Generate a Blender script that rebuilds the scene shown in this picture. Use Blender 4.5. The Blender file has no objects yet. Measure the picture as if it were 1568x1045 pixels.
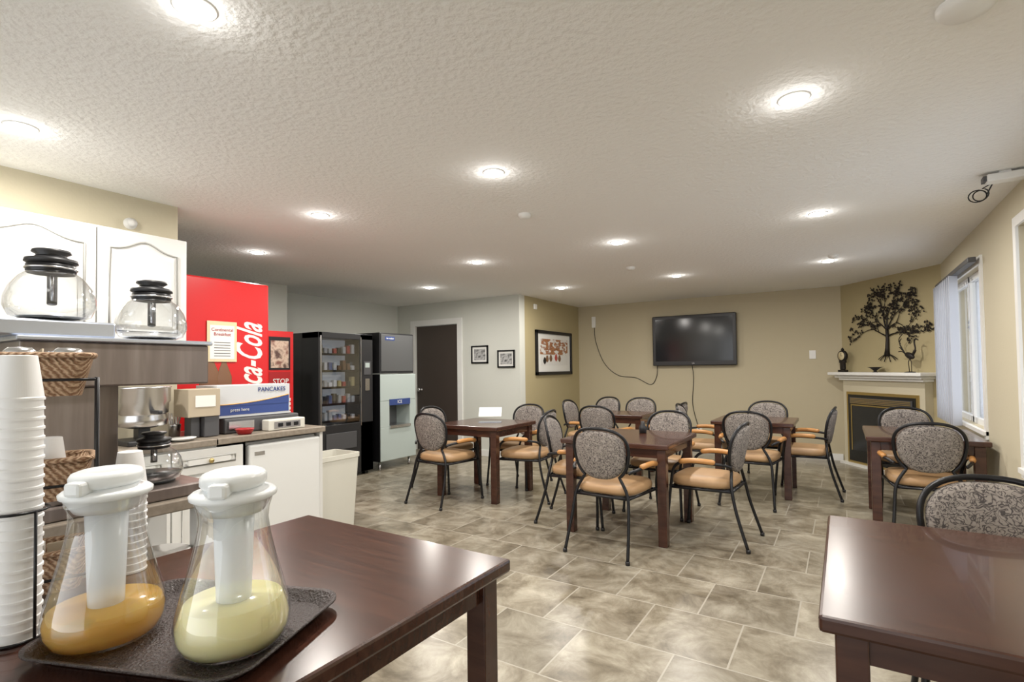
import bpy, bmesh, math, random
from mathutils import Matrix, Vector
random.seed(7)
H=2.38
sc=bpy.context.scene
# ------------------------------------------------------------ materials
def mat(name,col,rough=.5,metal=0,spec=.5,emit=None,estr=0,bump=None,alpha=None,coat=0):
    m=bpy.data.materials.new(name);m.use_nodes=True
    b=m.node_tree.nodes['Principled BSDF']
    b.inputs['Base Color'].default_value=(*col,1);b.inputs['Roughness'].default_value=rough
    b.inputs['Metallic'].default_value=metal;b.inputs['Specular IOR Level'].default_value=spec
    b.inputs['Coat Weight'].default_value=coat
    if emit: b.inputs['Emission Color'].default_value=(*emit,1);b.inputs['Emission Strength'].default_value=estr
    if bump:
        n=m.node_tree;t=n.nodes.new('ShaderNodeTexNoise');t.inputs['Scale'].default_value=bump[0];t.inputs['Detail'].default_value=3
        tc=n.nodes.new('ShaderNodeTexCoord');n.links.new(tc.outputs['Object'],t.inputs['Vector'])
        bp=n.nodes.new('ShaderNodeBump');bp.inputs['Strength'].default_value=bump[1];bp.inputs['Distance'].default_value=bump[2] if len(bump)>2 else .01
        n.links.new(t.outputs['Fac'],bp.inputs['Height']);n.links.new(bp.outputs['Normal'],b.inputs['Normal'])
    return m
def ramp(n,stops):
    r=n.nodes.new('ShaderNodeValToRGB');e=r.color_ramp.elements
    while len(e)<len(stops): e.new(.5)
    for i,(p,c) in enumerate(stops): e[i].position=p;e[i].color=(*c,1)
    return r
def noisemat(name,stops,scale,detail=4,rough=.5,stretch=(1,1,1),tex='noise',bump=0,metal=0,dist=0,coat=0,spec=.5):
    m=mat(name,(1,1,1),rough,metal,spec,coat=coat);n=m.node_tree;b=n.nodes['Principled BSDF']
    tc=n.nodes.new('ShaderNodeTexCoord');mp=n.nodes.new('ShaderNodeMapping');mp.inputs['Scale'].default_value=stretch
    n.links.new(tc.outputs['Object'],mp.inputs['Vector'])
    if tex=='noise':
        t=n.nodes.new('ShaderNodeTexNoise');t.inputs['Detail'].default_value=detail;t.inputs['Distortion'].default_value=dist;o='Fac'
    elif tex=='voronoi':
        t=n.nodes.new('ShaderNodeTexVoronoi');o='Distance'
    else:
        t=n.nodes.new('ShaderNodeTexWave');t.inputs['Distortion'].default_value=dist;t.inputs['Detail'].default_value=detail;o='Fac'
    t.inputs['Scale'].default_value=scale;n.links.new(mp.outputs['Vector'],t.inputs['Vector'])
    r=ramp(n,stops);n.links.new(t.outputs[o],r.inputs['Fac']);n.links.new(r.outputs['Color'],b.inputs['Base Color'])
    if bump:
        bp=n.nodes.new('ShaderNodeBump');bp.inputs['Strength'].default_value=bump;bp.inputs['Distance'].default_value=.01
        n.links.new(t.outputs[o],bp.inputs['Height']);n.links.new(bp.outputs['Normal'],b.inputs['Normal'])
    return m
def glassmat(name,tint=(1,1,1),fac=.12,slope=.75,rough=.03):
    m=bpy.data.materials.new(name);m.use_nodes=True;n=m.node_tree;n.nodes.clear()
    o=n.nodes.new('ShaderNodeOutputMaterial');t=n.nodes.new('ShaderNodeBsdfTransparent');t.inputs['Color'].default_value=(*tint,1)
    g=n.nodes.new('ShaderNodeBsdfGlossy');g.inputs['Roughness'].default_value=rough
    lw=n.nodes.new('ShaderNodeLayerWeight');lw.inputs['Blend'].default_value=.35
    mt=n.nodes.new('ShaderNodeMath');mt.operation='MULTIPLY_ADD';mt.inputs[1].default_value=slope;mt.inputs[2].default_value=fac
    n.links.new(lw.outputs['Facing'],mt.inputs[0])
    mx=n.nodes.new('ShaderNodeMixShader');n.links.new(mt.outputs[0],mx.inputs[0]);n.links.new(t.outputs[0],mx.inputs[1]);n.links.new(g.outputs[0],mx.inputs[2])
    n.links.new(mx.outputs[0],o.inputs[0]);return m
def frosted(name,c,fac):
    m=bpy.data.materials.new(name);m.use_nodes=True;n=m.node_tree;n.nodes.clear()
    o=n.nodes.new('ShaderNodeOutputMaterial');t=n.nodes.new('ShaderNodeBsdfTransparent');t.inputs['Color'].default_value=(.95,.97,1,1)
    g=n.nodes.new('ShaderNodeBsdfPrincipled');g.inputs['Base Color'].default_value=(*c,1);g.inputs['Roughness'].default_value=.25
    mx=n.nodes.new('ShaderNodeMixShader');mx.inputs[0].default_value=fac
    n.links.new(t.outputs[0],mx.inputs[1]);n.links.new(g.outputs[0],mx.inputs[2]);n.links.new(mx.outputs[0],o.inputs[0]);return m
M={}
M['ceil']=mat('ceiling_plaster',(.86,.86,.845),.9,bump=(34,.45,.02))
M['beige']=mat('paint_beige',(.51,.45,.315),.75,bump=(60,.08))
M['gold']=mat('paint_gold',(.43,.365,.21),.75,bump=(60,.08))
M['cream']=mat('paint_cream',(.56,.51,.38),.75,bump=(60,.08))
M['gray']=mat('paint_gray',(.64,.65,.60),.75,bump=(60,.08))
M['white']=mat('trim_white',(.80,.80,.78),.4)
M['cabw']=mat('cabinet_white',(.72,.72,.70),.35)
M['groove']=mat('cabinet_groove',(.42,.42,.40),.5)
M['appl']=mat('appliance_white',(.74,.75,.74),.35)
M['black']=mat('black_metal',(.012,.012,.014),.35,.3)
M['blackp']=mat('black_plastic',(.02,.02,.022),.4)
M['dkgray']=mat('dark_gray_plastic',(.075,.075,.08),.45)
M['steel']=mat('steel',(.62,.62,.63),.25,1)
M['brew']=noisemat('steel_brown_reflection',[(0,(.14,.115,.105)),(.5,(.23,.195,.18)),(1,(.40,.36,.34))],3,rough=.35,stretch=(1,8,.6),metal=.7)  # brown streaks put a wood-like reflection into the steel's base colour
M['steeltop']=mat('steel_top',(.55,.60,.70),.25,.8)
M['wood']=noisemat('cherry_wood',[(.3,(.040,.014,.009)),(.6,(.068,.025,.015)),(.8,(.095,.038,.022))],4,8,rough=.24,stretch=(1,14,6),dist=.6,coat=.3)
M['armwood']=mat('arm_wood',(.52,.25,.08),.35)
M['vinyl']=noisemat('tan_vinyl',[(0,(.36,.21,.10)),(1,(.48,.31,.165))],6,rough=.45)
def fabric():
    m=mat('patterned_fabric',(1,1,1),.9);n=m.node_tree;b=n.nodes['Principled BSDF'];tc=n.nodes.new('ShaderNodeTexCoord')
    t=n.nodes.new('ShaderNodeTexNoise');t.inputs['Scale'].default_value=32;t.inputs['Detail'].default_value=1;t.inputs['Distortion'].default_value=2.2
    n.links.new(tc.outputs['Object'],t.inputs['Vector'])
    r=ramp(n,[(.42,(.28,.25,.225)),(.47,(.06,.053,.052)),(.51,(.07,.06,.06)),(.55,(.25,.22,.20)),(.70,(.31,.28,.255))])
    n.links.new(t.outputs['Fac'],r.inputs['Fac']);n.links.new(r.outputs['Color'],b.inputs['Base Color']);return m
M['fabric']=fabric()
M['red']=mat('red_gloss',(.60,.010,.012),.3)
M['redd']=mat('red_dark',(.36,.008,.01),.35)
M['paper']=mat('paper_white',(.80,.80,.77),.7)
M['papery']=mat('paper_yellow',(.70,.60,.38),.7)
M['foam']=mat('foam_cup',(.82,.82,.82),.5)
M['plas']=frosted('lid_frosted_plastic',(.92,.95,.96),.86)
M['glass']=glassmat('clear_glass',(.97,.98,.98),.06)
M['jglass']=glassmat('jug_glass',(.96,.975,.98),.05,.6)
M['wglass']=glassmat('vending_glass',(.9,.92,.95),.05)
def liquid(name,c,tr,fac):
    m=bpy.data.materials.new(name);m.use_nodes=True;n=m.node_tree;n.nodes.clear()
    o=n.nodes.new('ShaderNodeOutputMaterial');t=n.nodes.new('ShaderNodeBsdfTransparent');t.inputs['Color'].default_value=(*tr,1)
    g=n.nodes.new('ShaderNodeBsdfPrincipled');g.inputs['Base Color'].default_value=(*c,1);g.inputs['Roughness'].default_value=.12
    g.inputs['Subsurface Weight'].default_value=.5;g.inputs['Subsurface Radius'].default_value=(.05,.04,.02);g.inputs['Subsurface Scale'].default_value=1
    mx=n.nodes.new('ShaderNodeMixShader');mx.inputs[0].default_value=fac
    n.links.new(t.outputs[0],mx.inputs[1]);n.links.new(g.outputs[0],mx.inputs[2]);n.links.new(mx.outputs[0],o.inputs[0]);return m
M['apple']=liquid('apple_juice',(.86,.55,.15),(.95,.70,.28),.55)
M['lemon']=liquid('lemon_juice',(.95,.86,.50),(.95,.9,.5),.96)
M['tube']=frosted('ice_tube',(.90,.93,.96),.62)
M['wicker']=noisemat('wicker',[(0,(.24,.12,.06)),(.5,(.42,.27,.16)),(1,(.60,.42,.28))],70,rough=.7,stretch=(1,1,2.0),tex='wave',dist=4,bump=.6)
M['tray']=mat('tray_brown',(.05,.038,.036),.35,bump=(160,.8))
M['tv']=mat('tv_screen',(.018,.020,.023),.12)
M['brass']=mat('brass',(.55,.42,.18),.3,.9)
M['soot']=mat('firebox_black',(.012,.012,.012),.3)
M['counter']=noisemat('countertop',[(0,(.17,.14,.11)),(1,(.36,.31,.25))],40,rough=.3)
M['doorbr']=mat('door_brown',(.06,.045,.038),.45)
M['iron']=mat('wrought_iron',(.02,.016,.014),.5,.4)
M['card']=mat('cardboard',(.46,.39,.29),.8)
M['blue']=mat('label_blue',(.03,.06,.22),.5)
M['orange']=mat('label_orange',(.70,.38,.12),.5)
M['boxw']=mat('carton_white',(.56,.58,.60),.6)
M['bin']=mat('bin_cream',(.66,.65,.58),.4)
M['icegray']=mat('ice_panel',(.46,.53,.51),.4)
M['stgray']=mat('dark_stainless',(.16,.165,.17),.35,.5)
M['slat']=mat('blind_slat',(.50,.51,.55),.6)
M['lamp']=mat('lamp_glow',(1,1,1),.5,emit=(1,.97,.92),estr=25)
M['snackin']=mat('lit_interior',(.6,.63,.65),.6,emit=(.9,.95,1),estr=.12)
for i,c in enumerate([(.45,.06,.05),(.6,.5,.25),(.1,.14,.3),(.75,.75,.75),(.6,.62,.62),(.2,.1,.05),(.03,.03,.03),(.5,.5,.5)]): M['s%d'%i]=mat('snack_wrap_%d'%i,c,.35)
M['art']=noisemat('painting_autumn',[(.3,(.8,.8,.78)),(.46,(.75,.73,.70)),(.5,(.30,.12,.06)),(.58,(.45,.20,.08)),(.7,(.1,.06,.04))],7,6,stretch=(1,1,2))
M['snow']=mat('painting_snow',(.74,.74,.72),.6)
M['bw']=noisemat('bw_photo',[(.35,(.03,.03,.03)),(.5,(.5,.5,.5)),(.65,(.12,.12,.12))],14,5)
M['poster']=noisemat('poster_photo',[(.35,(.1,.05,.04)),(.5,(.6,.45,.35)),(.65,(.2,.08,.06))],12,5)
def floormat():
    m=mat('floor_tile',(1,1,1),.28);n=m.node_tree;b=n.nodes['Principled BSDF']
    tc=n.nodes.new('ShaderNodeTexCoord')
    br=n.nodes.new('ShaderNodeTexBrick');br.offset=.5;br.inputs['Scale'].default_value=1;br.inputs['Brick Width'].default_value=.45;br.inputs['Row Height'].default_value=.45
    br.inputs['Mortar Size'].default_value=.0045;br.inputs['Mortar Smooth'].default_value=.2;br.inputs['Bias'].default_value=0
    br.inputs['Color1'].default_value=(.7,.7,.7,1);br.inputs['Color2'].default_value=(1.2,1.2,1.2,1);br.inputs['Mortar'].default_value=(.9,.9,.9,1)
    n.links.new(tc.outputs['Object'],br.inputs['Vector'])
    add=n.nodes.new('ShaderNodeVectorMath');add.operation='MULTIPLY_ADD';add.inputs[1].default_value=(7,7,7)
    n.links.new(br.outputs['Color'],add.inputs[0]);n.links.new(tc.outputs['Object'],add.inputs[2])
    t=n.nodes.new('ShaderNodeTexNoise');t.inputs['Scale'].default_value=4.6;t.inputs['Detail'].default_value=11;t.inputs['Roughness'].default_value=.70;t.inputs['Distortion'].default_value=.5
    n.links.new(add.outputs[0],t.inputs['Vector'])
    r=ramp(n,[(.32,(.11,.09,.06)),(.45,(.21,.18,.13)),(.55,(.30,.268,.205)),(.70,(.45,.415,.335))])
    n.links.new(t.outputs['Fac'],r.inputs['Fac'])
    mx=n.nodes.new('ShaderNodeMix');mx.data_type='RGBA';mx.blend_type='MULTIPLY';mx.inputs[0].default_value=.5
    n.links.new(r.outputs['Color'],mx.inputs[6]);n.links.new(br.outputs['Color'],mx.inputs[7])
    mo=n.nodes.new('ShaderNodeMix');mo.data_type='RGBA';mo.inputs[7].default_value=(.39,.36,.30,1)
    n.links.new(br.outputs['Fac'],mo.inputs[0]);n.links.new(mx.outputs[2],mo.inputs[6])
    n.links.new(mo.outputs[2],b.inputs['Base Color'])
    bp=n.nodes.new('ShaderNodeBump');bp.inputs['Strength'].default_value=.25;bp.inputs['Distance'].default_value=.004;bp.invert=True
    n.links.new(br.outputs['Fac'],bp.inputs['Height']);n.links.new(bp.outputs['Normal'],b.inputs['Normal'])
    return m
M['floor']=floormat()
# ------------------------------------------------------------ mesh builder
class MB:
    def __init__(s): s.v=[];s.f=[];s.m=[];s.sm=[];s.mats=[];s.T=Matrix.Identity(4)
    def mi(s,k):
        if k not in s.mats: s.mats.append(k)
        return s.mats.index(k)
    def raw(s,vs,fs,k,smooth=False):
        o=len(s.v);i=s.mi(k)
        s.v+=[tuple(s.T@Vector(v)) for v in vs]
        for f in fs: s.f.append([o+a for a in f]);s.m.append(i);s.sm.append(smooth)
    def bm(s,b,k,smooth=False,X=None):
        b.verts.ensure_lookup_table()
        for i,v in enumerate(b.verts): v.index=i
        vs=[(X@v.co if X else v.co.copy()) for v in b.verts]
        s.raw(vs,[[v.index for v in f.verts] for f in b.faces],k,smooth);b.free()
    def box(s,x0,x1,y0,y1,z0,z1,k,bev=0,X=None,seg=2):
        b=bmesh.new();bmesh.ops.create_cube(b,size=1)
        for v in b.verts: v.co=Vector(((x0+x1)/2+v.co.x*(x1-x0),(y0+y1)/2+v.co.y*(y1-y0),(z0+z1)/2+v.co.z*(z1-z0)))
        if bev: bmesh.ops.bevel(b,geom=b.edges[:]+b.verts[:],offset=bev,segments=seg,affect='EDGES',profile=.5)
        s.bm(b,k,False,X)
    def lathe(s,pr,c,k,seg=32,smooth=True,cap=True,X=None,fn=None):
        vs=[];fs=[]
        for r,z in pr:
            for i in range(seg):
                a=2*math.pi*i/seg;p=Vector((r*math.cos(a),r*math.sin(a),z))
                if fn: p=fn(p,a)
                if X: p=X@p
                vs.append(p+Vector(c))
        for j in range(len(pr)-1):
            for i in range(seg):
                fs.append([j*seg+i,j*seg+(i+1)%seg,(j+1)*seg+(i+1)%seg,(j+1)*seg+i])
        if cap:
            fs.append(list(range(seg))[::-1]);fs.append([(len(pr)-1)*seg+i for i in range(seg)])
        s.raw(vs,fs,k,smooth)
    def tube(s,pts,r,k,seg=8,closed=False,smooth=True,rs=None):
        P=[Vector(p) for p in pts];n=len(P);vs=[];fs=[]
        up=None
        for i in range(n):
            if closed: t=P[(i+1)%n]-P[i-1]
            else: t=P[min(i+1,n-1)]-P[max(i-1,0)]
            t.normalize()
            if up is None:
                up=Vector((0,0,1)) if abs(t.z)<.9 else Vector((1,0,0))
            u=(up-t*up.dot(t))
            if u.length<1e-4: u=t.orthogonal()
            u.normalize();up=u;w=t.cross(u);rr=rs[i] if rs else r
            for j in range(seg):
                a=2*math.pi*j/seg;vs.append(P[i]+u*rr*math.cos(a)+w*rr*math.sin(a))
        for i in range(n if closed else n-1):
            for j in range(seg):
                i2=(i+1)%n
                fs.append([i*seg+j,i*seg+(j+1)%seg,i2*seg+(j+1)%seg,i2*seg+j])
        if not closed: fs.append(list(range(seg))[::-1]);fs.append([(n-1)*seg+j for j in range(seg)])
        s.raw(vs,fs,k,smooth)
    def layers(s,outs,k,smooth=True,cap=True):
        n=len(outs[0]);vs=[p for o in outs for p in o];fs=[]
        for j in range(len(outs)-1):
            for i in range(n): fs.append([j*n+i,j*n+(i+1)%n,(j+1)*n+(i+1)%n,(j+1)*n+i])
        if cap: fs.append(list(range(n))[::-1]);fs.append([(len(outs)-1)*n+i for i in range(n)])
        s.raw(vs,fs,k,smooth)
    def text(s,body,size,X,k,ext=.001,shear=0,bold=0):
        c=bpy.data.curves.new('t','FONT');c.body=body;c.size=size;c.extrude=ext;c.shear=shear;c.offset=bold
        c.align_x='CENTER';c.align_y='CENTER';c.resolution_u=3
        o=bpy.data.objects.new('t',c);bpy.context.collection.objects.link(o)
        bpy.context.view_layer.update()
        me=bpy.data.meshes.new_from_object(o.evaluated_get(bpy.context.evaluated_depsgraph_get()))
        b=bmesh.new();b.from_mesh(me);s.bm(b,k,False,X)
        bpy.data.objects.remove(o);bpy.data.meshes.remove(me)
    def mesh(s,name,origin=(0,0,0)):
        me=bpy.data.meshes.new(name);O=Vector(origin)
        me.from_pydata([tuple(Vector(v)-O) for v in s.v],[],s.f)
        for k in s.mats: me.materials.append(M[k])
        for p,i,sm in zip(me.polygons,s.m,s.sm): p.material_index=i;p.use_smooth=sm
        b=bmesh.new();b.from_mesh(me);bmesh.ops.recalc_face_normals(b,faces=b.faces);b.to_mesh(me);b.free()
        me.update();return me
    def obj(s,name,origin=None):
        if origin is None:
            xs=[v[0] for v in s.v];ys=[v[1] for v in s.v];zs=[v[2] for v in s.v]
            origin=((min(xs)+max(xs))/2,(min(ys)+max(ys))/2,min(zs))
        me=s.mesh(name,origin);o=bpy.data.objects.new(name,me);bpy.context.collection.objects.link(o);o.location=origin
        return o
def smooth_path(pts,n=6):
    P=[Vector(p) for p in pts];out=[]
    for i in range(len(P)-1):
        p0=P[max(i-1,0)];p1=P[i];p2=P[i+1];p3=P[min(i+2,len(P)-1)]
        for j in range(n):
            t=j/n;out.append(.5*((2*p1)+(p2-p0)*t+(2*p0-5*p1+4*p2-p3)*t*t+(3*p1-p0-3*p2+p3)*t**3))
    out.append(P[-1]);return out
def wallbox(name,k,*b):
    m=MB()
    for q in b: m.box(*q,k)
    return m.obj(name)
# ------------------------------------------------------------ room shell
XR=.92;XK=-3.63;XP=-3.93;YF=8.40;YG=6.40;XL=-6.35
wallbox('floor','floor',(-6.6,1.2,-3,8.7,-.1,0))
wallbox('ceiling','ceil',(-6.6,1.2,-3,8.7,H,H+.1))
wallbox('wall_far','beige',(XP-.15,.0,YF,YF+.15,0,H))
wallbox('wall_picture','gold',(XP-.15,XP,YG+.15,YF,0,H))
wallbox('wall_gray','gray',(XL,-5.95,YG,YG+.15,0,H),(-5.06,XP,YG,YG+.15,0,H),(-5.95,-5.06,YG,YG+.15,2.02,H))
wallbox('wall_left','gray',(XL-.15,XL,1.6,YG+.15,0,H),(XL,-5.85,3.55,3.98,0,H))
wallbox('wall_kitchen','cream',(XK-.15,XK,-3,1.68,0,H),(XL,XK-.15,1.58,1.68,0,H))
W1=(5.32,6.90,.78,2.07);W2=(2.7,4.30,.66,2.13)
m=MB();t0,t1=XR,XR+.16
m.box(t0,t1,-3,W2[0],0,H,'cream');m.box(t0,t1,W2[1],W1[0],0,H,'cream');m.box(t0,t1,W1[1],7.25,0,H,'cream')
for w in (W1,W2): m.box(t0,t1,w[0],w[1],0,w[2],'cream');m.box(t0,t1,w[0],w[1],w[3],H,'cream')
m.obj('wall_right')
A=Vector((0,8.40,0));B=Vector((.92,7.22,0));dv=(B-A).normalized();nv=Vector((-dv.y,dv.x,0))
if nv.y>0: nv=-nv
LF=(B-A).length
XF=Matrix(((dv.x,-nv.x,0,A.x),(dv.y,-nv.y,0,A.y),(0,0,1,0),(0,0,0,1)))
m=MB();m.T=XF;m.box(0,LF,0,.15,0,H,'gold');m.obj('wall_fireplace')
wallbox('baseboard_far','white',(XP+.02,-.02,YF-.015,YF,0,.09))
wallbox('baseboard_picture','white',(XP,XP+.015,YG,YF-.02,0,.09))
wallbox('baseboard_gray','white',(-4.95,XP,YG-.015,YG,0,.09))
wallbox('baseboard_right','white',(XR-.015,XR,-3,7.2,0,.09))
m=MB();m.T=XF;m.box(0.02,.10,-.015,0,0,.09,'white');m.obj('baseboard_fireplace')
m=MB();m.box(-5.945,-5.065,YG+.03,YG+.07,0.005,2.015,'doorbr',.003)
m.lathe([(.028,0),(.03,.01),(.012,.02),(.012,.04),(.028,.05),(.03,.065),(.015,.08)],(-5.85,YG+.03,.98),'steel',16,X=Matrix.Rotation(math.pi/2,4,'X'))
m.obj('door_1')
wallbox('trim_1','white',(-6.04,-5.95,YG-.02,YG,0,2.11),(-5.06,-4.97,YG-.02,YG,0,2.11),(-5.95,-5.06,YG-.02,YG,2.02,2.11))
def window(name,w):
    m=MB();y0,y1,z0,z1=w
    a=XR+.05;b=XR+.10
    m.box(a,b,y0,y0+.05,z0,z1,'white');m.box(a,b,y1-.05,y1,z0,z1,'white');m.box(a,b,y0,y1,z0,z0+.05,'white');m.box(a,b,y0,y1,z1-.05,z1,'white')
    m.box(a,b,(y0+y1)/2-.025,(y0+y1)/2+.025,z0,z1,'white')
    m.box(a+.02,a+.025,y0+.05,y1-.05,z0+.05,z1-.05,'wglass')
    c=.06;m.box(XR-.015,XR,y0-c,y0,z0-c,z1+c,'white');m.box(XR-.015,XR,y1,y1+c,z0-c,z1+c,'white')
    m.box(XR-.015,XR,y0,y1,z1,z1+c,'white');m.box(XR-.03,XR,y0-c,y1+c,z0-.03,z0,'white')
    m.obj(name)
window('window_1',W1);window('window_2',W2)
m=MB();m.box(XR-.085,XR-.035,W1[0]-.05,W1[1]+.04,W1[3]+.01,W1[3]+.05,'dkgray',.004)
y=6.0
while y<W1[1]+.03:
    X=Matrix.Translation((XR-.074,y,0))@Matrix.Rotation(math.radians(35),4,'Z')
    m.box(-.042,.042,-.002,.002,W1[2]-.03,W1[3]+.01,'slat',X=X);y+=.10
m.tube([(XR-.10,W1[1]-.1,W1[3]),(XR-.10,W1[1]-.1,1.1)],.003,'black')
m.tube([(XR-.074,6.0,W1[2]-.03),(XR-.074,W1[1],W1[2]-.03)],.003,'black')
m.obj('vertical_blind')
# ------------------------------------------------------------ ceiling lamps
LP=[(-1.59,.78),(-2.99,.75),(-3.02,2.31),(-4.42,2.71),(-1.59,2.34),(-.14,2.37),(-.12,4.27),(-1.61,4.25),(-3.08,4.22),(-4.54,5.16),(-3.15,6.22),(-1.63,6.22),(-.10,6.28)]
m=MB();m.lathe([(.060,0),(.060,-.003),(.054,-.005),(.050,-.004)],(0,0,0),'white',32,cap=False)
m.lathe([(.050,-.004),(.045,-.012),(.02,-.016),(.001,-.017)],(0,0,0),'lamp',32,cap=False);lm=m.mesh('recessed_ceiling_light')
for i,(x,y) in enumerate(LP):
    o=bpy.data.objects.new('recessed_ceiling_light',lm);bpy.context.collection.objects.link(o);o.location=(x,y,H)
    l=bpy.data.lights.new('bulb','AREA');l.shape='DISK';l.size=.11;l.energy=15;l.color=(1,.95,.88);l.spread=math.radians(178)
    lo=bpy.data.objects.new('bulb',l);bpy.context.collection.objects.link(lo);lo.parent=o;lo.location=(0,0,-.020)
    l=bpy.data.lights.new('bulb_glow','POINT');l.shadow_soft_size=.03;l.energy=.45;l.color=(1,.97,.93)
    lo=bpy.data.objects.new('bulb_glow',l);bpy.context.collection.objects.link(lo);lo.parent=o;lo.location=(0,0,-.075)
def det(name,x,y,r=.06):
    m=MB();m.lathe([(r,0),(r,-.012),(r*.8,-.028),(r*.3,-.034),(.001,-.034)],(0,0,0),'white',24,cap=False)
    o=m.obj(name,(0,0,0));o.location=(x,y,H)
det('smoke_detector',.34,2.03,.075);det('fire_sprinkler',-1.85,3.1,.045);det('fire_sprinkler',-1.9,5.4,.045);det('smoke_detector',-.05,6.0,.045)
# ------------------------------------------------------------ chair
def chair_mesh():
    m=MB();N=40
    def sup(a,b,e,k=0,ta=0):
        out=[]
        for i in range(N):
            t=2*math.pi*i/N;c,s_=math.cos(t),math.sin(t)
            x=a*math.copysign(abs(c)**(2/e),c);y=b*math.copysign(abs(s_)**(2/e),s_)
            out.append((x*(1+ta*y/b),y))
        return out
    L=[]
    for sc_,z in ((.90,.410),(.98,.420),(1,.442),(.98,.465),(.90,.480),(.6,.490),(.2,.493)):
        L.append([Vector((x*sc_,y*sc_+.0,z)) for x,y in sup(.235,.225,4,0,.06)])
    m.layers(L,'vinyl')
    m.tube([Vector((x*.93,y*.93,.400)) for x,y in sup(.235,.225,4,0,.06)],.011,'black',8,True)
    zc=.690;til=math.radians(11);yb=-.255
    def bp(x,v,off):
        yy=-math.sin(til)*v+yb+.035*(x/.2)**2*1.0
        return Vector((x,yy+off*math.cos(til),zc+v*math.cos(til)+off*math.sin(til)))
    base=sup(.195,.182,2.5,0,.10)
    L=[]
    for sc_,off in ((.3,-.027),(.8,-.024),(.93,-.016),(.97,0),(.93,.018),(.8,.028),(.3,.032)):
        L.append([bp(x*sc_,v*sc_,off) for x,v in base])
    m.layers(L,'fabric')
    arc=[]
    for i in range(N+1):
        t=math.radians(-50)+math.radians(280)*i/N;c,s_=math.cos(t),math.sin(t)
        x=.205*math.copysign(abs(c)**(2/2.5),c);v=.192*math.copysign(abs(s_)**(2/2.5),s_);x*=1+.10*v/.182
        arc.append(bp(x,v,0))
    r=smooth_path([(.235,-.335,0.012),(.215,-.26,.25),(.195,-.225,.42),arc[0]],5)
    l=[Vector((-p.x,p.y,p.z)) for p in r][::-1]
    m.tube(r[:-1]+arc+l[1:],.0115,'black',8)
    for sx in (1,-1):
        fl=smooth_path([(sx*.262,.235,.012),(sx*.25,.215,.25),(sx*.245,.195,.43),(sx*.262,.17,.54),(sx*.272,.115,.59),(sx*.275,.02,.602),(sx*.262,-.09,.60),(sx*.232,-.19,.59),(sx*.205,-.225,.575)],5)
        m.tube(fl,.0115,'black',8)
        q=smooth_path([(sx*.271,.125,.598),(sx*.275,.04,.612),(sx*.270,-.05,.614),(sx*.255,-.13,.608)],4)
        m.tube(q,.02,'armwood',8,rs=[.012]+[.020]*(len(q)-2)+[.012])
        m.tube([(sx*.245,.195,.40),(sx*.2,-.225,.40)],.01,'black')
        m.lathe([(.015,0),(.016,.02),(.013,.025)],(sx*.262,.235,0),'blackp',10)
        m.lathe([(.015,0),(.016,.02),(.013,.025)],(sx*.235,-.335,0),'blackp',10)
    m.tube([(-.247,.195,.40),(.247,.195,.40)],.01,'black');m.tube([(-.197,-.226,.40),(.197,-.226,.40)],.01,'black')
    return m.mesh('dining_chair')
cm=chair_mesh()
def chair(x,y,a):
    o=bpy.data.objects.new('dining_chair',cm);bpy.context.collection.objects.link(o);o.location=(x,y,0);o.rotation_euler=(0,0,math.radians(a))
for c in [(-1.44,3.66,-3),(-.90,4.20,86),(-1.93,4.12,-78),(-1.42,4.74,176),
          (-3.37,4.07,-4),(-2.76,4.60,97),(-3.72,4.52,-92),(-3.12,5.02,178),
          (-.76,5.50,-2),(-.36,6.10,88),(-1.30,6.0,-86),(-.76,6.56,180),
          (.50,4.98,2),(.50,6.03,182),(.44,2.27,180),
          (-2.32,5.62,0),(-2.80,6.2,-90),(-2.9,6.78,165),(-2.36,6.78,180),(-1.86,6.25,88)]: chair(*c)
# ------------------------------------------------------------ tables
def table(x0,x1,y0,y1,z=.74):
    m=MB();m.box(x0,x1,y0,y1,z-.038,z,'wood',.008)
    g=.045;zb=z-.105
    m.box(x0+g,x1-g,y0+g,y0+g+.02,zb,z-.038,'wood');m.box(x0+g,x1-g,y1-g-.02,y1-g,zb,z-.038,'wood')
    m.box(x0+g,x0+g+.02,y0+g,y1-g,zb,z-.038,'wood');m.box(x1-g-.02,x1-g,y0+g,y1-g,zb,z-.038,'wood')
    for a in (x0+.03,x1-.03-.065):
        for b in (y0+.03,y1-.03-.065): m.box(a,a+.065,b,b+.065,0,z-.04,'wood',.004)
    return m.obj('dining_table')
table(-3.60,-2.80,4.12,4.88);table(-1.92,-1.06,3.73,4.58);table(-1.17,-.41,5.66,6.38);table(.14,.88,4.92,5.80);table(-2.66,-1.98,5.92,6.5)
table(-.06,.86,1.36,2.29);table(-1.78,-.84,.14,1.305)
# ------------------------------------------------------------ foreground table items
m=MB()
X=Matrix.Translation((-1.195,.59,.742))@Matrix.Rotation(math.radians(21),4,'Z')
def rr(a,b,r,z,n=6):
    out=[]
    for cx,cy,s in ((a-r,b-r,0),(-a+r,b-r,90),(-a+r,-b+r,180),(a-r,-b+r,270)):
        for i in range(n+1):
            t=math.radians(s+90*i/n);out.append(Vector((cx+r*math.cos(t),cy+r*math.sin(t),z)))
    return out
m.T=X
m.layers([rr(.215,.155,.05,0),rr(.225,.165,.05,.004),rr(.243,.183,.06,.024),rr(.252,.192,.065,.026),rr(.252,.192,.065,.022),rr(.243,.183,.06,.020)],'tray',cap=False)
m.layers([rr(.22,.16,.05,0),rr(.22,.16,.05,.004)],'tray',smooth=False)
m.layers([rr(.243,.183,.06,.024),rr(.22,.16,.05,.004)],'tray',cap=False)
m.obj('serving_tray')
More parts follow.
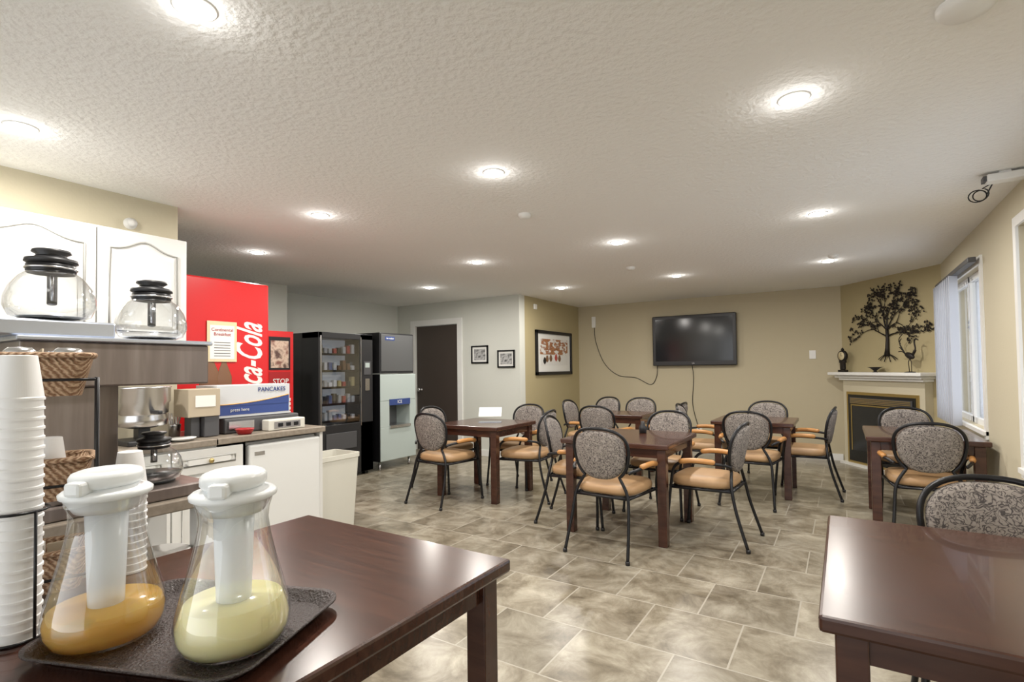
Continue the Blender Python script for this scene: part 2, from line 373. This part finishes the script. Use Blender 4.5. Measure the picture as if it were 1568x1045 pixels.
def jug(x,y,z,k,lvl,ang,s=1.07):
    m=MB();m.T=Matrix.Scale(s,4)
    def sp(p,a):
        if p.z>.235:
            d=(a+math.pi)%(2*math.pi)-math.pi
            w=math.exp(-(d/.32)**2)*min(1,(p.z-.235)/.03);p=p.copy();p.x*=1+.28*w;p.y*=1+.05*w;p.z+=-.006*w
        return p
    R=Matrix.Rotation(math.radians(ang),4,'Z')
    pr=[(.001,0),(.07,0),(.088,.008),(.098,.03),(.100,.05),(.096,.075),(.086,.115),(.074,.16),(.065,.20),(.060,.235),(.062,.255),(.068,.275)]
    m.lathe(pr,(0,0,0),'jglass',48,cap=False,fn=sp,X=R)
    m.lathe([(.068,.275),(.070,.278),(.067,.281)],(0,0,0),'jglass',48,cap=False,fn=sp,X=R)
    lp=[(.001,.004),(.068,.004),(.085,.011),(.0945,.03),(.0965,.05)]
    rl=.0965-(lvl-.05)*.32
    m.lathe(lp+[(rl,lvl),(rl*.99,lvl+.001),(.001,lvl+.001)],(0,0,0),k,48,cap=False)
    m.lathe([(.026,.045),(.029,.05),(.036,.26)],(0,0,0),'tube',24)
    m.lathe([(.052,.25),(.060,.262),(.068,.276),(.075,.280),(.076,.287),(.070,.292),(.055,.294),(.052,.298)],(0,0,0),'plas',40)
    el=lambda p,a:Vector((p.x*1.10,p.y*.96,p.z))
    m.lathe([(.046,.296),(.055,.300),(.059,.306),(.059,.318),(.055,.325),(.044,.329),(.03,.3265),(.001,.326)],(0,0,0),'plas',40,cap=False,fn=el,X=R)
    m.box(-.024,.022,-.016,.016,.29,.317,'plas',.006,X=R@Matrix.Translation((.060,0,0)))
    o=m.obj('juice_pitcher',(0,0,0));o.location=(x,y,z)
jug(-1.32,.475,.7475,'apple',.066,-60);jug(-1.06,.60,.7475,'lemon',.086,-50)
def cupstack(name,x,y,z,n,wire=False,r=.044,p=.021):
    m=MB()
    hh=.095;zt=n*p
    pr=[(r*.9,0)]
    for i in range(n): pr+=[(r,i*p),(r,i*p+.005),(r*.95,i*p+.007),(r*.93,(i+1)*p)]
    pr+=[(r,zt),(r,zt+.005),(r*.96,zt+.007),(r*.70,zt+hh),(r*.66,zt+hh+.001)]
    m.lathe(pr,(0,0,0),'foam',64,smooth=False)
    if wire:
        for a in (20,140,260):
            c,s_=math.cos(math.radians(a))*(r+.008),math.sin(math.radians(a))*(r+.008);m.tube([(c,s_,0.004),(c,s_,.27)],.003,'black',6)
        for zz in (.006,.27):
            m.tube([(math.cos(t*math.pi/12)*(r+.008),math.sin(t*math.pi/12)*(r+.008),zz) for t in range(24)],.003,'black',6,True)
    o=m.obj(name,(0,0,0));o.location=(x,y,z)
cupstack('foam_cup_stack',-1.49,.375,.742,24,wire=True)
cupstack('foam_cup_stack',-1.725,.675,.742,12,r=.042,p=.02)
# basket stand
m=MB();bx,by=-1.68,.455
X=Matrix.Translation((bx,by,.742))@Matrix.Rotation(math.radians(72),4,'Z');m.T=X
for (px,py) in ((.10,.055),(-.10,.055),(.10,-.055),(-.10,-.055)):
    m.tube([(px*1.18,py*1.4,.003),(px*1.18,py*1.4,.55)],.004,'black',6)
for zb in (.03,.25,.505):
    m.layers([rr(.088,.050,.03,zb),rr(.100,.062,.03,zb+.05),rr(.112,.074,.03,zb+.10),rr(.107,.069,.03,zb+.10),rr(.086,.048,.03,zb+.01)],'wicker',cap=False)
    m.layers([rr(.088,.050,.03,zb),rr(.088,.050,.03,zb+.012)],'wicker',smooth=False)
    m.tube(rr(.112,.074,.03,zb+.10),.007,'wicker',8,True)
    m.tube(rr(.119,.079,.03,zb+.04),.0035,'black',6,True)
    if zb==.25: continue
    for i in range(9):
        a,b=random.uniform(-.06,.06),random.uniform(-.025,.025)
        Y=Matrix.Translation((a,b,zb+.075))@Matrix.Rotation(random.uniform(-.6,.6),4,'X')@Matrix.Rotation(random.uniform(0,3),4,'Z')
        m.box(-.03,.03,-.002,.002,-.03,.035,random.choice(['paper','paper','steel','card']),X=Y)
    if zb>.5:
        for a in (-.03,.06): m.lathe([(.028,.04),(.03,.10),(.03,.112),(.022,.12),(.001,.121)],(a,0,zb),'steel',20)
m.obj('tiered_wicker_basket_stand')
cupstack('foam_cup_stack',bx+.01,by+.02,.742+.264,2,r=.042)
# ------------------------------------------------------------ peninsula + brewer
m=MB()
m.box(-3.60,-2.0,.30,1.02,0,.60,'cabw');m.box(-3.60,-2.28,.30,1.02,.60,.82,'cabw');m.box(-3.6,-2.0,.30,.34,.6,.82,'cabw')
m.box(-2.02,-1.97,.98,1.02,.6,.82,'cabw');m.box(-3.60,-1.95,.28,1.04,.82,.86,'counter',.005);m.box(-2.0,-1.93,.28,1.03,.60,.63,'cabw')
m.obj('kitchen_counter')
m=MB();bx=-1.98
m.box(-2.42,bx,.50,1.03,.862,.905,'brew',.006)
m.box(-2.42,-2.24,.50,.84,.905,1.26,'brew',.006)
m.box(-2.24,-2.0,.50,.70,.905,1.26,'brew',.004)
m.box(-2.42,bx,.50,1.025,1.26,1.40,'brew',.006)
m.box(-2.43,bx+.01,.49,1.035,1.40,1.415,'steeltop',.004)
m.box(-2.42,bx-.02,.42,.74,1.415,1.465,'steeltop',.006)
for c,z in (((-2.14,.90),.905),((-2.13,.90),1.415),((-2.11,.60),1.465)): m.lathe([(.075,0),(.08,.004),(.06,.006),(.0,.006)],(c[0],c[1],z),'blackp',28,cap=False)
m.box(bx,bx+.004,.60,.66,.95,1.0,'blackp')
m.obj('coffee_brewer')
def pot(x,y,z,ang,s=1,coffee=False):
    m=MB();R=Matrix.Rotation(math.radians(ang),4,'Z')
    m.T=R@Matrix.Scale(s,4)
    m.lathe([(.001,0),(.062,0),(.080,.008),(.091,.032),(.091,.052),(.083,.080),(.066,.106),(.048,.120)],(0,0,0),'glass',40,cap=False)
    m.lathe([(.048,.116),(.050,.120),(.050,.136),(.047,.140)],(0,0,0),'black',32,cap=False)
    m.lathe([(.047,.140),(.054,.144),(.052,.152),(.033,.157),(.030,.163),(.040,.169),(.038,.175),(.001,.178)],(0,0,0),'blackp',32,cap=False)
    m.tube([(math.cos(t*math.pi/16)*.0505,math.sin(t*math.pi/16)*.0505,.128) for t in range(32)],.003,'steel',6,True)
    m.lathe([(.066,.004),(.070,.006),(.001,.006)],(0,0,0),'steel',32,cap=False)
    if coffee: m.lathe([(.001,.006),(.074,.008),(.085,.03),(.001,.031)],(0,0,0),'blackp',32,cap=False)
    h=smooth_path([(.048,0,.130),(.09,0,.142),(.112,0,.130),(.115,0,.09),(.105,0,.05)],5)
    m.tube(h,.011,'blackp',8,rs=[.012]*3+[.011]*(len(h)-3));m.tube([(.050,0,.12),(.092,0,.06)],.004,'steel')
    o=m.obj('coffee_pot',(0,0,0));o.location=(x,y,z)
pot(-2.09,.60,1.472,163,1.24);pot(-2.11,.89,1.422,157,1.2);pot(-2.12,.905,.912,157,1.0,True)
m=MB()
for i in range(6): m.lathe([(.05,0),(.085,.012),(.09,.014),(.085,.015),(.05,.004)],(0,0,i*.006),'paper',28)
o=m.obj('paper_plate_stack',(0,0,0));o.location=(-2.03,.89,.632)
# ------------------------------------------------------------ upper cabinets
m=MB();xf=-3.335
m.box(XK+.002,xf,-.2,1.59,1.48,2.095,'cabw')
def cdoor(y0,y1,z0,z1,x,arch=True):
    m.box(x,x+.018,y0+.004,y1-.004,z0+.004,z1-.004,'cabw',.003)
    a=.055;Y0,Y1,Z0,Z1=y0+a,y1-a,z0+a,z1-a
    def ol(i):
        P=[(Y0+i,Z0+i),(Y1-i,Z0+i)];n=14
        for j in range(n+1):
            t=j/n;yy=Y1-i-(Y1-Y0-2*i)*t
            P.append((yy,Z1-i-(.055*(1-math.exp(-((t-.5)/.24)**2)) if arch else 0)))
        return P
    for i,k in ((0,'groove'),(.03,'cabw')):
        pts=[(x+.019,p[0],p[1]) for p in ol(i)];m.tube(pts,.006,k,6,True)
    m.layers([[Vector((x+.018,p[0],p[1])) for p in ol(.012)],[Vector((x+.026,p[0],p[1])) for p in ol(.036)]],'cabw',smooth=False)
for y0,y1 in ((.14,.62),(.62,1.14),(1.14,1.59)): cdoor(y0,y1,1.48,2.095,xf)
m.obj('upper_cabinet')
m=MB();m.lathe([(.035,0),(.035,.008),(.02,.012),(.02,.03),(.028,.034),(.001,.036)],(0,0,0),'white',24,cap=False,X=Matrix.Rotation(math.pi/2,4,'Y'))
o=m.obj('wall_sprinkler',(0,0,0));o.location=(XK,1.41,2.21)
# ------------------------------------------------------------ far counter
m=MB();xf=-3.23
m.box(-3.83,xf,1.72,1.90,.10,.86,'cabw');m.box(-3.6,xf,1.06,1.9,.10,.86,'cabw');m.box(-3.6,xf-.06,1.06,1.9,0,.10,'dkgray')
m.box(-3.86,-3.20,1.70,2.49,.86,.90,'counter',.006);m.box(-3.62,-3.20,1.05,1.72,.86,.90,'counter',.006)
m.box(-3.83,xf,2.46,2.485,0,.86,'cabw')
for y0,y1 in ((1.07,1.46),(1.46,1.88)):
    cdoor(y0,y1,.70,.85,xf,False);cdoor(y0,y1,.12,.69,xf,False)
    m.lathe([(.008,0),(.008,.015),(.016,.022),(.012,.03)],(xf+.018,(y0+y1)/2,.775),'brass',14,X=Matrix.Rotation(math.pi/2,4,'Y'))
m.obj('base_cabinet')
m=MB();m.box(-3.80,-3.27,1.915,2.45,.02,.845,'appl',.01);m.box(-3.268,-3.21,1.915,2.45,.05,.83,'appl',.012)
m.box(-3.211,-3.208,1.95,2.02,.76,.785,'steel');m.box(-3.27,-3.24,1.92,2.44,0,.04,'dkgray');m.obj('mini_fridge')
m=MB();c=(-3.38,1.38)
m.box(c[0]-.11,c[0]+.11,c[1]-.11,c[1]+.11,.90,.93,'blackp',.008);m.box(c[0]-.03,c[0]+.03,c[1]-.03,c[1]+.03,.93,1.0,'blackp')
m.lathe([(.06,0),(.12,.015),(.125,.05),(.118,.075),(.118,.08),(.128,.085),(.130,.14),(.138,.15),(.138,.225),(.144,.232),(.135,.236),(.02,.236)],(c[0],c[1],.99),'steel',36)
m.box(c[0]+.12,c[0]+.22,c[1]-.012,c[1]+.012,1.075,1.095,'blackp',.005)
m.obj('waffle_maker')
m=MB();m.lathe([(.05,0),(.075,.012),(.08,.016),(.07,.012),(.001,.006)],(0,0,0),'paper',32);o=m.obj('white_plate',(0,0,0));o.location=(-3.30,1.55,.902)
m=MB()
m.lathe([(.03,0),(.035,.07),(.037,.08),(.033,.08),(.028,.01)],(0,0,0),'steel',20)
for i in range(7):
    a=i*.9;m.tube([(0.012*math.cos(a),.012*math.sin(a),.01),(.035*math.cos(a),.035*math.sin(a),.15)],.004,random.choice(['paper','steel']),6)
o=m.obj('cutlery_cup',(0,0,0));o.location=(-3.53,1.62,.902)
m=MB();m.box(-3.62,-3.36,1.84,2.38,.902,1.0,'dkgray',.01);m.box(-3.36,-3.345,1.86,2.03,.93,.98,'steel')
m.obj('toaster_tray')
m=MB();m.box(-3.34,-3.26,2.08,2.36,.902,.975,'bin',.006);m.box(-3.259,-3.256,2.12,2.32,.915,.96,'steel')
for i in range(3): m.box(-3.256,-3.250,2.15+i*.06,2.18+i*.06,.925,.95,'black')
m.obj('kitchen_scale')
m=MB();x1=-3.38
m.box(-3.64,x1,1.80,2.32,1.003,1.215,'boxw',.003);m.box(x1,x1+.002,1.81,2.31,1.02,1.085,'blue')
n=16;pts=[Vector((x1+.003,1.81+.5*i/n,1.085+.05*(i/n)**2)) for i in range(n+1)];m.layers([[p for p in pts]+[Vector((p.x,p.y,1.08)) for p in pts[::-1]],[Vector((p.x+.001,p.y,p.z)) for p in pts]+[Vector((p.x+.001,p.y,1.08)) for p in pts[::-1]]],'blue',smooth=False)
m.tube([Vector((p.x,p.y,p.z+.005)) for p in pts],.003,'orange',6)
RX=Matrix(((0,0,1,0),(1,0,0,0),(0,1,0,0),(0,0,0,1)))
m.text('PANCAKES',.042,Matrix.Translation((x1+.003,2.18,1.18))@RX,'blue');m.text('press here',.03,Matrix.Translation((x1+.004,1.95,1.052))@RX,'boxw')
m.obj('pancake_mix_box')
m=MB();m.box(-3.47,-3.33,1.70,1.79,.903,1.03,'dkgray',.004)
m.box(-3.50,-3.32,1.60,1.79,1.03,1.20,'card',.003);m.box(-3.319,-3.317,1.64,1.76,1.09,1.16,'paper');m.box(-3.45,-3.37,1.64,1.69,.903,1.03,'dkgray');m.obj('cardboard_box')
m=MB();m.lathe([(.04,0),(.055,.03),(.057,.035),(.048,.03),(.001,.01)],(0,0,0),'redd',28);o=m.obj('red_bowl',(0,0,0));o.location=(-3.27,1.92,.902)
m=MB();X=Matrix.Translation((-3.60,2.82,0))
m.T=X
m.layers([rr(.13,.17,.03,0),rr(.155,.20,.03,.58),rr(.162,.207,.03,.585),rr(.162,.207,.03,.62),rr(.150,.195,.03,.62),rr(.13,.17,.03,.1)],'bin',smooth=False)
m.obj('trash_bin')
# ------------------------------------------------------------ soda vending machine
m=MB();x=-3.90
m.box(-4.70,x-.03,1.70,2.49,.06,1.99,'blackp',.01);m.box(x-.03,x,1.70,2.49,.06,2.0,'red',.012);m.box(-4.68,x-.05,1.72,2.47,0,.06,'black')
RV=Matrix(((0,0,1,0),(0,-1,0,0),(1,0,0,0),(0,0,0,1)))
m.text('Coca-Cola',.30,Matrix.Translation((x+.001,2.335,1.335))@RV@Matrix.Diagonal((.52,1,1,1)),'paper',shear=.5,bold=.005)
m.lathe([(.03,0),(.045,.03),(.045,.16),(.015,.26),(.015,.33)],(x+.0,2.02,1.15),'s5',16,fn=lambda p,a:Vector((p.x*.15,p.y*1.5,p.z)))
m.lathe([(.03,0),(.045,.03),(.045,.16),(.015,.26),(.015,.33)],(x+.0,2.13,1.11),'s5',16,fn=lambda p,a:Vector((p.x*.15,p.y*1.3,p.z)))
m.box(x+.008,x+.011,2.0,2.22,1.38,1.68,'papery');m.box(x+.011,x+.013,2.02,2.20,1.40,1.65,'paper')
m.text('Continental\nBreakfast',.034,Matrix.Translation((x+.014,2.11,1.60))@RX,'redd')
for i in range(6): m.box(x+.013,x+.014,2.05,2.17,1.42+i*.02,1.425+i*.02,'dkgray')
m.obj('soda_vending_machine')
m=MB();x=-4.90
m.box(-5.65,x,2.70,3.41,.05,1.71,'blackp',.01);m.box(x,x+.01,2.70,3.40,.08,1.72,'red',.004);m.box(-5.6,x-.03,2.72,3.39,0,.05,'black')
m.box(x+.01,x+.014,3.12,3.36,1.32,1.66,'black');m.box(x+.014,x+.016,3.14,3.34,1.34,1.62,'poster')
m.box(x+.01,x+.014,3.12,3.36,1.05,1.30,'redd');m.text('STOP',.075,Matrix.Translation((x+.016,3.25,1.20))@RX,'paper')
for i in range(4): m.box(x+.01,x+.02,3.28,3.36,.86+i*.045,.89+i*.045,'paper')
m.obj('drink_vending_machine')
# snack machine
m=MB();x=-5.10;y0,y1=3.87,4.69
m.box(-5.78,x-.30,y0,y1,.04,1.76,'blackp',.006)
m.box(x-.30,x,y0,y0+.05,.04,1.76,'blackp');m.box(x-.30,x,4.49,y1,.04,1.76,'blackp',.004);m.box(x-.3,x,y0,y1,1.69,1.76,'blackp',.004);m.box(x-.3,x,y0,y1,.04,.66,'blackp',.004)
m.box(x-.299,x-.29,y0+.05,4.49,.66,1.69,'snackin')
for j,z in enumerate((.70,.90,1.10,1.30,1.50)):
    m.box(x-.29,x-.04,y0+.05,4.49,z,z+.012,'steel');m.box(x-.042,x-.038,y0+.05,4.49,z-.012,z+.014,'black')
    for i in range(8):
        yy=y0+.075+i*.068;k='s%d'%random.choice((0,1,2,3,3,4,4,5,6,6,7,7));m.box(x-.14,x-.08,yy,yy+.045,z+.012,z+.012+random.uniform(.05,.12),k,.006)
m.box(x-.01,x-.005,y0+.05,4.49,.66,1.69,'wglass')
m.box(x,x+.006,y0+.02,y0+.04,.5,1.72,'steel');m.box(x,x+.006,4.49,4.50,.62,1.72,'steel')
m.box(x,x+.008,4.54,4.65,1.25,1.42,'dkgray');m.box(x+.008,x+.01,4.56,4.63,1.34,1.40,'icegray');m.box(x,x+.008,4.56,4.63,1.05,1.2,'steel')
m.box(x,x+.01,y0+.1,4.42,.36,.56,'dkgray',.004)
for a in (y0+.06,y1-.1): m.box(x-.1,x-.04,a,a+.05,0,.04,'black')
m.box(-5.7,-5.6,y0+.06,y1-.06,0,.04,'black')
m.obj('snack_vending_machine')
# ice machine
m=MB();x=-5.04;y0,y1=4.76,5.42
m.box(-5.75,x,y0,y1,.12,.56,'icegray',.008);m.box(-5.75,x,y0,y1,.90,1.25,'icegray',.008)
m.box(-5.75,x,y0,y0+.16,.56,.90,'icegray');m.box(-5.75,x,y1-.12,y1,.56,.90,'icegray');m.box(-5.75,x-.25,y0,y1,.56,.9,'stgray')
m.box(x,x+.01,y0+.16,y1-.12,.84,.92,'blue');m.text('ICE',.06,Matrix.Translation((x+.011,5.1,.88))@RX,'paper')
m.box(x-.22,x+.02,y0+.16,y1-.12,.54,.575,'steel');m.box(-5.748,x-.002,y0-.006,y0,.12,1.25,'black')
m.box(-5.80,x-.04,y0+.03,y1,1.26,1.80,'blackp',.008);m.box(x-.04,x-.03,y0+.05,y1-.02,1.29,1.78,'stgray',.004);m.box(x-.03,x-.028,4.88,5.05,1.70,1.75,'blue')
m.text('ice maker',.035,Matrix.Translation((x-.026,4.965,1.725))@RX,'paper')
for a in (y0+.04,y1-.08):
    for b in (-5.7,x-.08): m.lathe([(.02,0),(.012,.02),(.02,.12)],(b,a+.02,0),'steel',12)
m.obj('ice_machine')
# ------------------------------------------------------------ wall decor
def frame_y(name,x0,x1,z0,z1,k):
    m=MB();y=YG;f=.022
    m.box(x0,x1,y-.02,y-.001,z0,z0+f,'black');m.box(x0,x1,y-.02,y-.001,z1-f,z1,'black');m.box(x0,x0+f,y-.02,y-.001,z0,z1,'black');m.box(x1-f,x1,y-.02,y-.001,z0,z1,'black')
    m.box(x0+f,x1-f,y-.010,y-.001,z0+f,z1-f,'paper');m.box(x0+.05,x1-.05,y-.012,y-.009,z0+.05,z1-.05,k);m.obj(name)
frame_y('framed_photo',-4.79,-4.48,1.39,1.66,'bw');frame_y('framed_photo',-4.31,-4.01,1.32,1.58,'bw')
m=MB();x=XP;y0,y1,z0,z1=6.84,8.06,1.20,1.895;f=.05
for b in ((y0,y1,z0,z0+f),(y0,y1,z1-f,z1),(y0,y0+f,z0,z1),(y1-f,y1,z0,z1)): m.box(x+.001,x+.035,*b,'black',.004)
m.box(x+.001,x+.012,y0+f,y1-f,z0+f,z1-f,'paper');m.box(x+.012,x+.015,y0+.14,y1-.14,z0+.32,z1-.13,'art');m.box(x+.012,x+.015,y0+.14,y1-.14,z0+.15,z0+.32,'snow')
for yy,zz,k in ((7.2,1.45,'s5'),(7.32,1.46,'s5'),(7.5,1.47,'s0'),(7.62,1.46,'s5'),(7.12,1.42,'black')):
    m.lathe([(.0,-.06),(.03,-.03),(.04,0),(.02,.05),(.0,.06)],(x+.016,yy,zz),k,12,fn=lambda p,a:Vector((p.x*.08,p.y*1.3,p.z)))
m.obj('framed_painting')
m=MB();m.box(x,x+.03,6.80,6.88,2.2,2.28,'white',.01);m.obj('wall_alarm')
m=MB();y=YF
m.box(-2.58,-1.32,y-.10,y-.04,1.32,2.11,'blackp',.012);m.box(-2.53,-1.37,y-.103,y-.099,1.39,2.06,'tv');m.box(-2.2,-1.7,y-.04,y-.001,1.5,1.9,'black')
m.text('LG',.03,Matrix.Translation((-1.95,y-.104,1.355))@Matrix.Rotation(math.pi/2,4,'X'),'steel')
m.obj('wall_television')
m=MB();m.box(-3.67,-3.60,y-.02,y,2.0,2.19,'white',.004)
m.tube(smooth_path([(-3.62,y-.02,2.0),(-3.60,y-.012,1.75),(-3.45,y-.01,1.38),(-3.2,y-.01,1.17),(-2.9,y-.01,1.13),(-2.65,y-.01,1.02),(-2.55,y-.012,1.15),(-2.53,y-.03,1.34)],8),.005,'black',6)
m.obj('wall_cable_outlet')
m=MB();m.tube(smooth_path([(-1.98,y-.05,1.34),(-1.97,y-.012,1.1),(-1.99,y-.012,.7),(-1.9,y-.012,.32)],6),.005,'black',6);m.box(-1.94,-1.86,y-.012,y,.28,.40,'white');m.obj('power_cord')
m=MB();m.box(-.39,-.31,y-.01,y,1.39,1.51,'white',.003);m.box(-.36,-.34,y-.016,y-.01,1.43,1.47,'white');m.obj('light_switch')
# ------------------------------------------------------------ fireplace
m=MB();m.T=XF
def Lp(x0,x1,d0,d1,z0,z1,k,bev=0): m.box(x0,x1,-d1,-d0,z0,z1,k,bev)
c0,c1=.13,1.36
Lp(c0,c1,0.001,.10,0,1.10,'cream');
Lp(c0-.03,c1+.02,0.001,.14,1.10,1.13,'white',.006);Lp(c0-.06,c1+.04,0.001,.18,1.13,1.165,'white',.008);Lp(c0-.12,c1+.09,0.001,.235,1.165,1.205,'white',.008)
f0,f1=.20,1.29
Lp(f0,f1,.10,.115,.03,.95,'brass',.004);Lp(f0+.035,f1-.035,.115,.12,.06,.915,'soot')
Lp(f0+.07,f1-.07,.12,.13,.80,.88,'dkgray')
for i in range(4): Lp(f0+.09,f1-.09,.13,.136,.805+i*.019,.813+i*.019,'brass')
Lp(f0+.10,f1-.10,.12,.125,.2,.77,'tv');Lp(f0+.09,f1-.09,.12,.13,.775,.79,'brass');Lp(f0+.09,f0+.105,.12,.13,.2,.78,'brass');Lp(f1-.105,f1-.09,.12,.13,.2,.78,'brass')
Lp(c0-.02,c1+.02,.10,.16,0,.03,'white')
m.obj('fireplace')
# tree art
m=MB();m.T=XF;rnd=random.Random(11)
def leaf(p):
    a=rnd.uniform(0,6.28);l=rnd.uniform(.026,.040);w=l*.34
    d=Vector((math.cos(a),0,math.sin(a)));q=Vector((-math.sin(a),0,math.cos(a)))
    c=Vector((p.x,-.02-rnd.random()*.01,p.z));e=Vector((0,.003,0))
    m.raw([c,c+d*l*.5+q*w,c+d*l,c+d*l*.5-q*w,c+e,c+d*l*.5+q*w+e,c+d*l+e,c+d*l*.5-q*w+e],[[0,1,2,3],[7,6,5,4],[0,1,5,4],[1,2,6,5],[2,3,7,6],[3,0,4,7]],'iron')
def branch(p,a,L,r,d):
    pts=[p];aa=a;bend=rnd.uniform(-.5,.5)
    for i in range(5):
        aa+=bend*.25;p=p+Vector((math.cos(aa),0,math.sin(aa)))*L/5
        if p.z>2.27: p.z=2.27
        pts.append(p)
    m.tube(pts,r,'iron',6,rs=[r*(1-.1*i) for i in range(6)])
    if d<=1:
        for q in pts[1:]: leaf(q+Vector((rnd.uniform(-.02,.02),0,rnd.uniform(-.02,.02))))
        if d==0: leaf(pts[-1])
    if d>0:
        for s in (-1,1): branch(pts[-1],aa+s*rnd.uniform(.3,.55),L*rnd.uniform(.72,.84),max(r*.62,.003),d-1)
        if d==3: branch(pts[3],aa+rnd.choice((-1,1))*rnd.uniform(.5,.8),L*.6,max(r*.5,.003),1)
cx=.78
m.tube([(cx-.01,-.02,1.40),(cx,-.02,1.5),(cx+.005,-.02,1.62),(cx,-.02,1.74)],.02,'iron',8,rs=[.032,.022,.018,.016])
for i,a in enumerate((-160,-140,-110,-75,-40,-20)):
    a=math.radians(a);m.tube(smooth_path([(cx,-.02,1.43),(cx+.08*math.cos(a),-.02,1.41+.02*math.sin(a)),(cx+.15*math.cos(a),-.02,1.38+.05*math.sin(a))],4),.005,'iron',6)
for a,L in ((88,.18),(62,.21),(118,.20),(24,.22),(156,.23),(42,.16),(138,.16)):
    branch(Vector((cx,-.02,1.64 if a in(24,156) else 1.72)),math.radians(a),L,.010,3)
m.obj('metal_tree_wall_art')
m=MB();m.T=XF@Matrix.Translation((.16,-.12,1.205))
m.box(-.06,.06,-.03,.03,0,.03,'iron',.005);m.box(-.035,.035,-.02,.02,.03,.15,'iron',.01)
m.lathe([(.07,-.02),(.075,-.01),(.075,.01),(.07,.02)],(0,0,.215),'iron',28,X=Matrix.Rotation(math.pi/2,4,'X'))
m.lathe([(.055,.0),(.055,.004)],(0,-.02,.215),'papery',28,X=Matrix.Rotation(math.pi/2,4,'X'))
m.box(-.002,.002,-.027,-.025,.215,.255,'black');m.box(0,.03,-.027,-.025,.213,.217,'black')
m.lathe([(.012,0),(.02,.015),(.005,.04)],(0,0,.285),'iron',12);m.box(-.05,-.02,-.02,.02,.12,.16,'iron',.01);m.box(.02,.05,-.02,.02,.12,.16,'iron',.01)
m.obj('mantel_clock')
m=MB();m.T=XF@Matrix.Translation((.70,-.12,1.205))
m.lathe([(.03,0),(.012,.015),(.05,.05),(.085,.065),(.08,.065),(.045,.05),(.001,.03)],(0,0,0),'iron',28);m.obj('metal_bowl')
m=MB();m.T=XF@Matrix.Translation((1.20,-.12,1.205))
m.lathe([(.05,0),(.055,.006),(.01,.012)],(0,0,0),'iron',20);m.tube([(-.01,0,.01),(-.02,0,.12),(0,0,.16)],.004,'iron',6);m.tube([(.02,0,.01),(.02,0,.12),(.0,0,.16)],.004,'iron',6)
b=bmesh.new();bmesh.ops.create_uvsphere(b,u_segments=16,v_segments=10,radius=1);m.bm(b,'iron',True,Matrix.Translation((0,0,.19))@Matrix.Rotation(.4,4,'Y')@Matrix.Diagonal((.065,.025,.035,1)))
m.tube(smooth_path([(.04,0,.20),(.075,0,.26),(.065,0,.34),(.08,0,.375),(.12,0,.36)],5),.008,'iron',8,rs=[.014]*5+[.008]*10+[.010,.012,.010,.007,.005,.003])
for i in range(5): m.tube(smooth_path([(-.04,0,.19),(-.10-.01*i,0,.24+.03*i),(-.15+.015*i,0,.24+.05*i)],4),.005,'iron',6)
m.obj('bird_figurine')
# ------------------------------------------------------------ ceiling device
m=MB();m.box(.715,.915,3.90,3.985,2.325,2.368,'white',.008);m.box(.77,.82,3.92,3.96,2.367,H,'white');m.box(.70,.716,3.91,3.975,2.332,2.36,'dkgray')
cc=Vector((.70,4.04,2.305));pts=[]
for i in range(40):
    t=i*.36;pts.append(cc+Vector((math.cos(t)*.035+.01*math.sin(i*.2),.02*math.sin(i*.3),math.sin(t)*.035-.02)))
m.tube([(.76,3.98,2.35)]+pts+[(.78,3.97,2.35)],.0035,'black',6);m.obj('wall_mounted_camera_housing')
m=MB();X=Matrix.Translation((-3.17,4.55,.741))@Matrix.Rotation(math.radians(30),4,'Z')
m.T=X;m.box(-.12,.12,-.08,-.076,0,.14,'paper',X=Matrix.Rotation(-.9,4,'X'));m.box(-.12,.12,-.07,.07,0,.003,'steeltop')
m.obj('menu_stand')
m=MB();m.lathe([(.03,0),(.032,.05),(.015,.08),(.015,.1)],(0,0,0),'blackp',16);o=m.obj('condiment_bottle',(0,0,0));o.location=(-1.45,4.35,.741)
# ------------------------------------------------------------ world, camera
w=bpy.data.worlds.new('w');sc.world=w;w.use_nodes=True;w.node_tree.nodes['Background'].inputs[0].default_value=(.96,.98,1,1);w.node_tree.nodes['Background'].inputs[1].default_value=1.9
th=math.radians(32.4);p=math.radians(1.5);ro=math.radians(.7)
F=Vector((-math.sin(th)*math.cos(p),math.cos(th)*math.cos(p),math.sin(p)));R=Vector((math.cos(th),math.sin(th),0));U=R.cross(F)
R2=R*math.cos(ro)-U*math.sin(ro);U2=R*math.sin(ro)+U*math.cos(ro)
cam=bpy.data.cameras.new('camera');cam.lens=36*797/1568;cam.sensor_width=36;cam.shift_y=22/1568;cam.clip_start=.02
co=bpy.data.objects.new('camera',cam);bpy.context.collection.objects.link(co)
co.matrix_world=Matrix(((R2.x,U2.x,-F.x,0),(R2.y,U2.y,-F.y,0),(R2.z,U2.z,-F.z,1.30),(0,0,0,1)))
sc.camera=co
sc.view_settings.view_transform='Standard';sc.view_settings.exposure=.38
